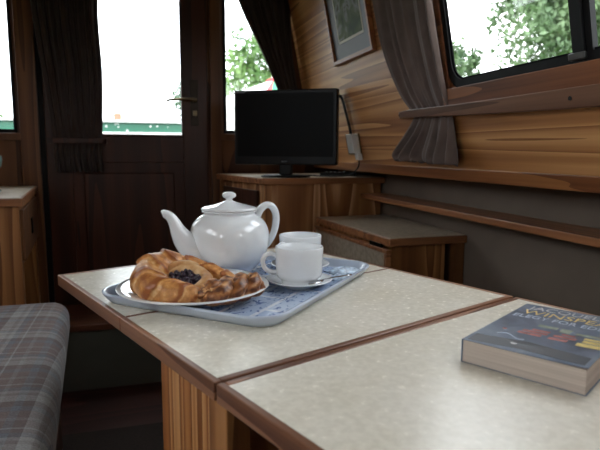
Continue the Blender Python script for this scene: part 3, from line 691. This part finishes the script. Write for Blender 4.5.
# teaspoon
t_ = thing('teaspoon', 'steel teaspoon with its handle poking out right of the saucer', 'spoon', S1+Vector((.02, -.02, .012)))
P0 = S1+Vector((.040, -.020, .0150)); P1 = S1+Vector((.090, -.018, .0185))
mb = MB(); mb.tube([S1+Vector((.036, -.022, .0142)), P0.lerp(P1, .3), P0.lerp(P1, .8), P1], [.0022, .0022, .0040, .0036], 10, .35)
obj('handle', mb, 'steel', t_, smooth=True)
mb = MB(); mb.tube([S1+Vector((.004+.0*i, -.046+.0*i, .0135)) + Vector((.008*i, .006*i, 0)) for i in range(5)], [.003, .0085, .0095, .007, .0022], 12, .3)
obj('bowl', mb, 'steel', t_, smooth=True)
# sachets
def sachet(loc, rz, L, Wd, label, seed):
    mb = MB(); nx, ny = 14, 10; top = []; bot = []
    for j in range(ny+1):
        ra, rb = [], []
        for i in range(nx+1):
            u, v = i/nx, j/ny; e = (math.sin(PI*u)*math.sin(PI*v))**.5
            w = noise.noise(Vector((u*4, v*4, seed)))*.006*e
            ra.append(mb.bm.verts.new(((u-.5)*L, (v-.5)*Wd, .0008+.007*e+w+.001))); rb.append(mb.bm.verts.new(((u-.5)*L, (v-.5)*Wd, .0)))
        top.append(ra); bot.append(rb)
    for j in range(ny):
        for i in range(nx):
            mb.face([top[j][i], top[j][i+1], top[j+1][i+1], top[j+1][i]]); mb.face([bot[j][i], bot[j+1][i], bot[j+1][i+1], bot[j][i+1]])
    for i in range(nx):
        mb.face([top[0][i], bot[0][i], bot[0][i+1], top[0][i+1]]); mb.face([top[ny][i], top[ny][i+1], bot[ny][i+1], bot[ny][i]])
    for j in range(ny):
        mb.face([top[j][0], top[j+1][0], bot[j+1][0], bot[j][0]]); mb.face([top[j][nx], bot[j][nx], bot[j+1][nx], top[j+1][nx]])
    o = obj('sugar_sachet', mb, 'sachet', smooth=True); o.location = loc; o.rotation_euler.z = rz
    return tag(o, label, 'sachet', 'sachets on the tray')
sachet((.372, .962, TB), .3, .062, .044, 'larger blue and white sachet in the right corner of the tray', 1)
sachet((.346, .912, TB), 1.0, .045, .03, 'smaller blue and white sachet right of the front saucer', 4)

# ------------------------------------------------------------------ pastries
def bake_tube(mb, path, seg, rfun, upv=Vector((0, 0, 1)), base=None):
    """tube whose radius and browning vary; browning is stored in the 'bake' layer"""
    bmv = mb.bm; lay = bmv.verts.layers.float.get('bake') or bmv.verts.layers.float.new('bake')
    P = [Vector(p[:3]) for p in path]; prev = None; rows = []
    for i, p in enumerate(P):
        t_ = (P[min(i+1, len(P)-1)]-P[max(i-1, 0)]).normalized(); a = t_.cross(upv)
        if a.length < 1e-3: a = Vector((1, 0, 0))
        a.normalize(); c_ = a.cross(t_); row = []
        for q in range(seg):
            th_ = 2*PI*q/seg; r_, bk = rfun(i/(len(P)-1), th_, path[i][3])
            v = bmv.verts.new(p+a*math.cos(th_)*r_+c_*math.sin(th_)*r_)
            if base is not None and v.co.z < base: v.co.z = base+.0002
            v[lay] = bk; row.append(v)
        rows.append(row)
    for a, c_ in zip(rows, rows[1:]):
        for q in range(seg): mb.face([a[q], a[(q+1) % seg], c_[(q+1) % seg], c_[q]])
    mb.face(rows[0][::-1]); mb.face(rows[-1])
PB = TB+.0082        # plate surface
cp = bez([(.072, .772, PB+.012, .008), (.052, .777, PB+.018, .017), (.024, .782, PB+.022, .0225), (-.004, .800, PB+.025, .0265), (-.019, .836, PB+.030, .031), (-.010, .878, PB+.037, .035), (.018, .905, PB+.038, .035), (.052, .908, PB+.031, .029), (.085, .897, PB+.026, .024), (.112, .882, PB+.022, .019), (.136, .868, PB+.018, .012), (.148, .861, PB+.016, .006)], 22)
def rc(s, th_, r0):
    k_ = s*9+.35*math.cos(th_-.8)+.5*noise.noise(Vector((s*6, math.cos(th_), 2)))
    fr_ = k_-math.floor(k_); side_ = abs(s-.5)*2
    ra = .05+.13*min(1, max(0, (s-.12)*4)); r_ = r0*(.95-ra*.4+ra*(1-fr_)**1.2+.05*noise.noise(Vector((s*20, th_*2, 1)))+.022*noise.noise(Vector((s*70, th_*5, 8))))
    layer = .5+.9*noise.noise(Vector((s*45, th_*2.2, 3)))
    bk = .28+.50*max(0, 1-abs(fr_-.12)*5)+.20*layer+.22*math.sin(th_)*.5-.20*(fr_ > .86)+.30*noise.noise(Vector((s*9, math.sin(th_)*2, math.cos(th_)*2+9)))
    return r_, max(0, min(1, bk))
cp = [(.074+(x-.060)*.84, .834+(y-.838)*.86, PB+(z_-PB)*.86, r_*.88) for x, y, z_, r_ in cp]
mb = MB(); bake_tube(mb, cp, 56, rc, base=PB+.0005)
cr = obj('croissant', mb, 'croissant', smooth=True, org=(.05, .85, PB))
tag(cr, 'large flaky croissant curled round the left side of the plate', 'croissant')

# berry danish: a wound pastry ring leaning on the croissant, dark berry filling in the middle
dc = Vector((.058, .824, PB+.0275)); t_ = thing('berry_danish', 'round pale pastry with dark berry filling in the middle of the plate', 'pastry', (dc.x, dc.y, PB))
tilt = Matrix.Rotation(math.radians(20), 4, 'X') @ Matrix.Rotation(math.radians(-4), 4, 'Y')
def dm(x, y, z_): return dc+(tilt @ Vector((x, y, z_)))
sp2 = []
for i in range(120):
    a = i/119*2*PI*1.55; r_ = .040-.0065*(a/(2*PI)); sp2.append((*dm(r_*math.cos(a+1), r_*math.sin(a+1)*.92, -.004+.003*math.sin(a*3)), .0115+.0015*math.sin(a*2.3)))
def rd(s, th_, r0): return r0*(1+.06*noise.noise(Vector((s*30, th_*2, 4)))), max(0, min(1, .38+.3*noise.noise(Vector((s*14, th_, 7)))+.12*math.sin(th_*2)))
mb = MB(); bake_tube(mb, sp2, 18, rd, base=PB+.0005)
lay = mb.bm.verts.layers.float.get('bake')
rings = []
for r_, z_ in ((.001, -.002), (.02, -.003), (.034, -.006), (.034, -.018), (.001, -.018)): rings.append([dm(r_*math.cos(q*PI/12), r_*math.sin(q*PI/12), z_) for q in range(24)])
mb.loft(rings)
for v in mb.bm.verts:
    if v.co.z < PB+.0005: v.co.z = PB+.0006
obj('dough', mb, 'danish', t_, smooth=True)
mb = MB(); random.seed(5)
for i in range(95):
    a = random.random()*2*PI; r_ = .0265*math.sqrt(random.random()); c_ = dm(r_*math.cos(a)*1.05-.002, r_*math.sin(a)*.95-.004, .002+.003*random.random())
    bmesh.ops.create_icosphere(mb.bm, subdivisions=1, radius=.0027+.0012*random.random(), matrix=Matrix.Translation(c_))
rings = []
for r_, z_ in ((.028, -.004), (.026, .001), (.012, .003), (.001, .0035)): rings.append([dm(r_*math.cos(q*PI/12), r_*math.sin(q*PI/12)*.95-.002, z_) for q in range(24)])
mb.loft(rings); obj('berry_filling', mb, 'blueberry', t_, smooth=True)

# pecan twist: two strands wound round each other, nutty crust
tp = bez([(.078, .779, PB+.014, 1), (.098, .775, PB+.016, 1.12), (.118, .782, PB+.017, 1.1), (.140, .795, PB+.018, 1.1), (.162, .810, PB+.018, 1.0), (.172, .818, PB+.016, .6)], 16)
mb = MB()
for k_ in range(3):
    pth = []
    for i, q_ in enumerate(tp):
        s = i/(len(tp)-1); a = s*2*PI*1.5+k_*2*PI/3
        tdir = (Vector(tp[min(i+1, len(tp)-1)][:3])-Vector(tp[max(i-1, 0)][:3])).normalized(); sd = tdir.cross(Vector((0, 0, 1))).normalized()
        env = q_[3]*min(1, .45+3*s)*min(1, .4+4*(1-s))
        pth.append((*(Vector(q_[:3])+sd*.0125*env*math.cos(a)+Vector((0, 0, .0085*env*math.sin(a)))), .0112*env))
    def rt_(s, th_, r0, k_=k_):
        nz_ = noise.noise(Vector((s*60, th_*3, k_*5))); n2_ = noise.noise(Vector((s*22, th_*1.5, k_*3+1)))
        rid = math.sin(th_*5+s*26)
        return r0*(1+.10*nz_+.10*n2_+.07*rid), max(0, min(1, .50+.42*n2_+.22*nz_-.22*rid))
    bake_tube(mb, pth, 26, rt_, base=PB+.0005)
random.seed(9)
for i in range(330):
    q_ = random.choice(tp[6:-4]); a = random.uniform(-1.1, 1.1); s_ = random.uniform(-.018, .018)
    p = Vector(q_[:3])+Vector((random.uniform(-.004, .004), s_, .0165-abs(s_)*.45)); 
    bmesh.ops.create_icosphere(mb.bm, subdivisions=1, radius=random.uniform(.0012, .0026), matrix=Matrix.Translation(p)@Matrix.Rotation(a, 4, 'X')@Matrix.Diagonal((1.4, 1, .7, 1)))
tag(obj('nut_twist', mb, 'twist', smooth=True, org=(.125, .79, PB)), 'dark golden twisted pastry crusted with nut crumbs at the right of the plate', 'pastry')

# ------------------------------------------------------------------ paperback
BO = Vector((.342, .510, TZ+.0008)); ba = math.atan2(-.110, .066)
t_ = thing('paperback_book', 'thick paperback novel with dark blue illustrated cover lying on the near leaf', 'book', BO, ba)
bw, bl_, bh = .130, .198, .0262
mb = MB(); mb.box(.001, bw-.0015, .001, bl_-.001, .0004, bh-.0004)
m, n, l, b = newmat('page_edges'); setc(b, (.5, .42, .36), .9)
t = n.new('ShaderNodeTexCoord'); mp = n.new('ShaderNodeMapping'); mp.inputs['Scale'].default_value = (4, 4, 900); z = n.new('ShaderNodeTexNoise'); z.inputs['Scale'].default_value = 1; z.inputs['Detail'].default_value = 3
r = ramp(n, [(.3, (.48, .395, .335)), (.7, (.66, .57, .50))]); l.new(t.outputs['Object'], mp.inputs['Vector']); l.new(mp.outputs['Vector'], z.inputs['Vector']); l.new(z.outputs['Fac'], r.inputs['Fac']); l.new(r.outputs['Color'], b.inputs['Base Color'])
obj('page_block', mb, m, t_, world=False)
mb = MB(); rings = []
for i in range(13):                                  # cover, slightly bowed and lifting at the fore edge
    x = bw*i/12; lift = .0022*(i/12)**3
    rings.append([(x, 0, bh-.0003+lift), (x, bl_, bh-.0003+lift), (x, bl_, bh+.0003+lift), (x, 0, bh+.0003+lift)])
mb.loft(rings)
m, n, l, b = newmat('cover_blue'); setc(b, (.05, .07, .11), .28, 0, .5, .25)
t = n.new('ShaderNodeTexCoord'); z = n.new('ShaderNodeTexNoise'); z.inputs['Scale'].default_value = 26; z.inputs['Detail'].default_value = 5; z.inputs['Distortion'].default_value = .7
r = ramp(n, [(.32, (.06, .085, .13)), (.55, (.12, .165, .235)), (.75, (.20, .25, .31))]); l.new(t.outputs['Object'], z.inputs['Vector']); l.new(z.outputs['Fac'], r.inputs['Fac']); l.new(r.outputs['Color'], b.inputs['Base Color'])
cv = obj('front_cover', mb, m, t_, world=False)
obj('back_cover', MB().box(0, bw, 0, bl_, 0, .0005), m, t_, world=False)
obj('spine', MB().box(-.0006, .001, 0, bl_, 0, bh), m, t_, world=False)
def lift(x): return bh+.0003+.0022*(x/bw)**3
def cover_text(s, x0, x1, yb, h, mat, curve=0):
    me = text_mesh(s, h/.72, .00012); bm = bmesh.new(); bm.from_mesh(me); bpy.data.meshes.remove(me)
    xs = [v.co.x for v in bm.verts]; a_, c_ = min(xs), max(xs)
    bmesh.ops.bisect_plane(bm, geom=bm.verts[:]+bm.edges[:]+bm.faces[:], plane_co=(9, 0, 0), plane_no=(1, 0, 0))
    for v in bm.verts:
        u = (v.co.x-a_)/(c_-a_); x = x0+(x1-x0)*u
        v.co = Vector((x, yb+v.co.y+curve*math.sin(PI*u), lift(x)+.0002+v.co.z))
    me = bpy.data.meshes.new('lettering'); bm.to_mesh(me); bm.free(); me.materials.append(mat)
    o = bpy.data.objects.new('lettering', me); C.objects.link(o); o.parent = cv; return o
ink_w = plain('ink_grey', (.55, .55, .55), .4); ink_y = plain('ink_yellow', (.72, .54, .20), .4); ink_b = plain('ink_pale_blue', (.52, .60, .74), .4)
cover_text('JACQUELINE', .010, .127, .173, .0165, ink_w, .003)
cover_text('WINSPEAR', .010, .127, .149, .0195, ink_y, .003)
cover_text('ELEGY FOR EDDIE', .006, .126, .130, .0135, ink_b, .003)
def patch(name, polys, mat, z_=.0002):
    mb = MB()
    for p in polys:
        lo = [mb.bm.verts.new((x, y, lift(x)-.0002)) for x, y in p]; hi = [mb.bm.verts.new((x, y, lift(x)+z_)) for x, y in p]
        mb.face(hi); mb.face(lo[::-1])
        for i in range(len(p)): mb.face([lo[i], lo[(i+1) % len(p)], hi[(i+1) % len(p)], hi[i]])
    o = obj(name, mb, mat, cv, world=False); return o
def rc4(x0, y0, x1, y1, k_=0): return [(x0, y0), (x1, y0+k_), (x1, y1+k_), (x0, y1)]
ink_r = plain('ink_terracotta', (.34, .10, .085), .45, var=.35, scale=90); ink_g = plain('ink_grey_green', (.22, .25, .19), .45, var=.3, scale=90); ink_yy = plain('ink_gold', (.55, .42, .13), .45, var=.3, scale=90); ink_d = plain('ink_dark', (.02, .025, .035), .4)
patch('printed_houses', [rc4(.036, .066, .062, .073), rc4(.038, .076, .066, .083), rc4(.046, .086, .066, .092), rc4(.070, .066, .090, .074), rc4(.072, .078, .096, .085), rc4(.078, .089, .092, .094)], ink_r)
patch('printed_roofs', [rc4(.046, .104, .068, .114), rc4(.072, .098, .084, .114), rc4(.090, .100, .120, .107)], ink_g)
patch('printed_windows', [rc4(.100, .062, .127, .073), rc4(.103, .076, .127, .085), rc4(.102, .088, .125, .094)], ink_yy)
patch('printed_street', [[(.004, .030), (.06, .040), (.125, .030), (.125, .006), (.06, .012), (.004, .004)]], ink_d, .00012)
for nm, cx, cy, r_, mt in (('printed_moon', .020, .070, .0028, ink_r), ('printed_moon', .048, .026, .0036, ink_w), ('printed_moon', .074, .030, .0034, ink_w), ('printed_moon', .076, .018, .0018, ink_yy)):
    patch(nm, [[(cx+r_*math.cos(q*PI/8), cy+r_*math.sin(q*PI/8)) for q in range(16)]], mt, .0003)
patch('printed_swirl', [[(.02+.004*i, .048+.006*math.sin(i*.7)) for i in range(9)]+[(.052-.004*i, .0495+.006*math.sin((8-i)*.7)) for i in range(9)]], ink_b, .0003)

# ------------------------------------------------------------------ outside: water, bank, moored boat, parasol, trees
S('ground', MB().box(-90, 90, -60, 130, -1.75, -1.55), 'grass')
w_ = obj('canal_water', MB().box(-9, 7.5, -40, 60, -1.5505, -1.28), 'water'); tag(w_, 'calm dark canal water round the boat', 'water'); w_['kind'] = 'structure'
t_ = thing('moored_narrowboat', 'green narrowboat with pale roof line moored beyond the glazed door', 'boat', (0, 12, -1.3))
def BX(*a): return MB().box(*a)
obj('hull', MB().prism([(-8, 11.2), (6.2, 11.2), (7.6, 12.2), (6.2, 13.2), (-8, 13.2)], -1.35, -.55), 'black_frame', t_, bevel=.03)
obj('cabin_side', BX(-7.2, 5.4, 11.4, 13.0, -.55, .555), 'boat_green', t_, bevel=.02)
obj('roof', BX(-7.25, 5.45, 11.32, 13.1, .555, .60), 'boat_white', t_, bevel=.015)
obj('coach_line', BX(-7.2, 5.4, 11.385, 11.40, .33, .375), 'boat_white', t_)
random.seed(3)
for i in range(14):
    x = random.uniform(-1.0, 1.6); z_ = random.uniform(.40, .53); r_ = random.uniform(.008, .02); obj('painted_fleck', BX(x-r_, x+r_, 11.38, 11.40, z_-r_, z_+r_), 'boat_white', t_)
t_ = thing('cottage', 'distant brick cottage with a chimney beyond the green boat', 'house', (-1.8, 62, -1.55))
obj('walls', BX(-3.6, 4.5, 60, 66, -1.55, 2.2), 'brick', t_)
mb = MB(); mb.hexa([(-3.9, 59.6, 2.2), (4.8, 59.6, 2.2), (4.8, 66.4, 2.2), (-3.9, 66.4, 2.2), (-3.9, 62.8, 3.35), (4.8, 62.8, 3.35), (4.8, 63.2, 3.35), (-3.9, 63.2, 3.35)]); obj('roof', mb, plain('tile', (.42, .24, .19), .9), t_)
obj('chimney', BX(-2.55, -1.75, 62.5, 63.3, 2.8, 4.05), 'brick', t_)
t_ = thing('parasol', 'white parasol with red and green panels seen through the right end window', 'umbrella', (1.24, 5.2, -1.3))
px_, py_ = 1.215, 5.0; ap = Vector((px_, py_, .665)); R_ = .80
t_.location = (px_, py_, -1.3)
bnd = [160, 205, 247, 254, 318, 350, 395, 440, 480, 520]
cm = ['cloth_white', 'cloth_white', 'cloth_red', 'cloth_green', 'cloth_white', 'cloth_red', 'cloth_white', 'cloth_green', 'cloth_white']
for k_, (b1, b2) in enumerate(zip(bnd, bnd[1:])):
    a1, a2 = math.radians(b1), math.radians(b2)
    p1 = Vector((px_+R_*math.cos(a1), py_+R_*math.sin(a1), .37)); p2 = Vector((px_+R_*math.cos(a2), py_+R_*math.sin(a2), .37))
    mb = MB(); v = [mb.bm.verts.new(q_) for q_ in (ap, p1, p2)]; mb.face(v)
    v2 = [mb.bm.verts.new(p1), mb.bm.verts.new(p2), mb.bm.verts.new(p2-Vector((0, 0, .22))), mb.bm.verts.new(p1-Vector((0, 0, .22)))]; mb.face(v2)
    obj('canopy_panel', mb, cm[k_], t_, solid=.004)
obj('top_cap', MB().lathe([(.075, .645-.665+.0), (.06, -.005), (0, .02)], 16, (px_, py_, .665)), 'cloth_red', t_)
mb = MB(); mb.tube([(px_, py_, -1.45), (px_, py_, .72)], .02, 12); obj('pole', mb, 'boat_white', t_)

def tree(name, label, base, height, rad, mat, n_, seed, leafs=.16, group='trees beyond the windows', sq=1.0):
    random.seed(seed); x, y = base; zb_ = -1.55
    t_ = thing(name, label, 'tree', (x, y, zb_), 0, group)
    mb = MB(); mb.tube([(x, y, zb_), (x+.1, y, zb_+height*.35), (x-.05, y+.1, zb_+height*.8)], [.22*rad/2.5, .17*rad/2.5, .04], 10)
    for i in range(7):
        a = i*2*PI/7+random.random(); z_ = zb_+height*random.uniform(.3, .65); mb.tube([(x, y, z_), (x+rad*.35*math.cos(a), y+rad*.35*math.sin(a), z_+height*.12), (x+rad*.75*math.cos(a), y+rad*.75*math.sin(a), z_+height*.2)], [.07, .045, .015], 6)
    obj('trunk', mb, 'trunk', t_)
    mb = MB(); cz_ = zb_+height-rad*1.02*sq; cl = []
    for i in range(46):
        d_ = Vector((random.gauss(0, 1), random.gauss(0, 1), random.gauss(0, .9))).normalized()*rad*random.uniform(.35, .92)
        cl.append((Vector((x+d_.x, y+d_.y, cz_+d_.z*sq)), rad*random.uniform(.18, .36)))
    for i in range(n_):
        c_, r_ = random.choice(cl); d_ = Vector((random.gauss(0, 1), random.gauss(0, 1), random.gauss(0, 1))).normalized()*r_*random.uniform(.4, 1.1)
        p = c_+d_; u_ = Vector((random.gauss(0, 1), random.gauss(0, 1), random.gauss(0, 1))).normalized(); w_ = u_.cross(Vector((random.gauss(0, 1), random.gauss(0, 1), random.gauss(0, 1)))).normalized(); s = leafs*random.uniform(.5, 1.2)
        v = [mb.bm.verts.new(p+u_*s), mb.bm.verts.new(p+w_*s*.5), mb.bm.verts.new(p-u_*s), mb.bm.verts.new(p-w_*s*.5)]; mb.bm.faces.new(v)
    bm = mb.bm; me = bpy.data.meshes.new('crown'); bm.to_mesh(me); bm.free(); me.materials.append(M[mat]); o = bpy.data.objects.new('crown', me); C.objects.link(o); o.parent = t_
    me.transform(Matrix.Translation((-x, -y, -zb_))); return t_
tree('broadleaf_tree', 'tall leafy green tree filling the right half of the side window', (14.9, 14.6), 9.9, 3.7, 'leaf_grey', 24000, 1, .125)
tree('broadleaf_tree', 'green tree behind the divider at the far right of the side window', (20.5, 9.0), 9.8, 3.4, 'leaf_grey', 7000, 2, .16)
tree('broadleaf_tree', 'small pale tree low at the left of the side window', (10.6, 16.9), 5.3, 1.1, 'leaf_grey', 3000, 3, .11)
tree('broadleaf_tree', 'low bushy tree at the foot of the side window beside the tall one', (13.0, 16.4), 5.0, 1.25, 'leaf_grey', 3600, 12, .11)
tree('broadleaf_tree', 'bright green tree above the white parasol behind the television', (4.75, 19.6), 5.9, 2.0, 'leaf', 5200, 4, .12)
tree('broadleaf_tree', 'darker green tree low at the left of the window behind the television', (2.6, 24.0), 5.0, 1.35, 'leaf_dark', 3200, 5, .11)
tree('broadleaf_tree', 'small green tree in the window left of the door', (-4.7, 20.5), 3.05, 1.15, 'leaf', 2600, 6, .11)

# ------------------------------------------------------------------ lift everything (except camera and portals, already placed) so that the floor is at height zero
for o in bpy.data.objects:
    if o.parent is None and o.type not in ('CAMERA', 'LIGHT'): o.location.z += Z0
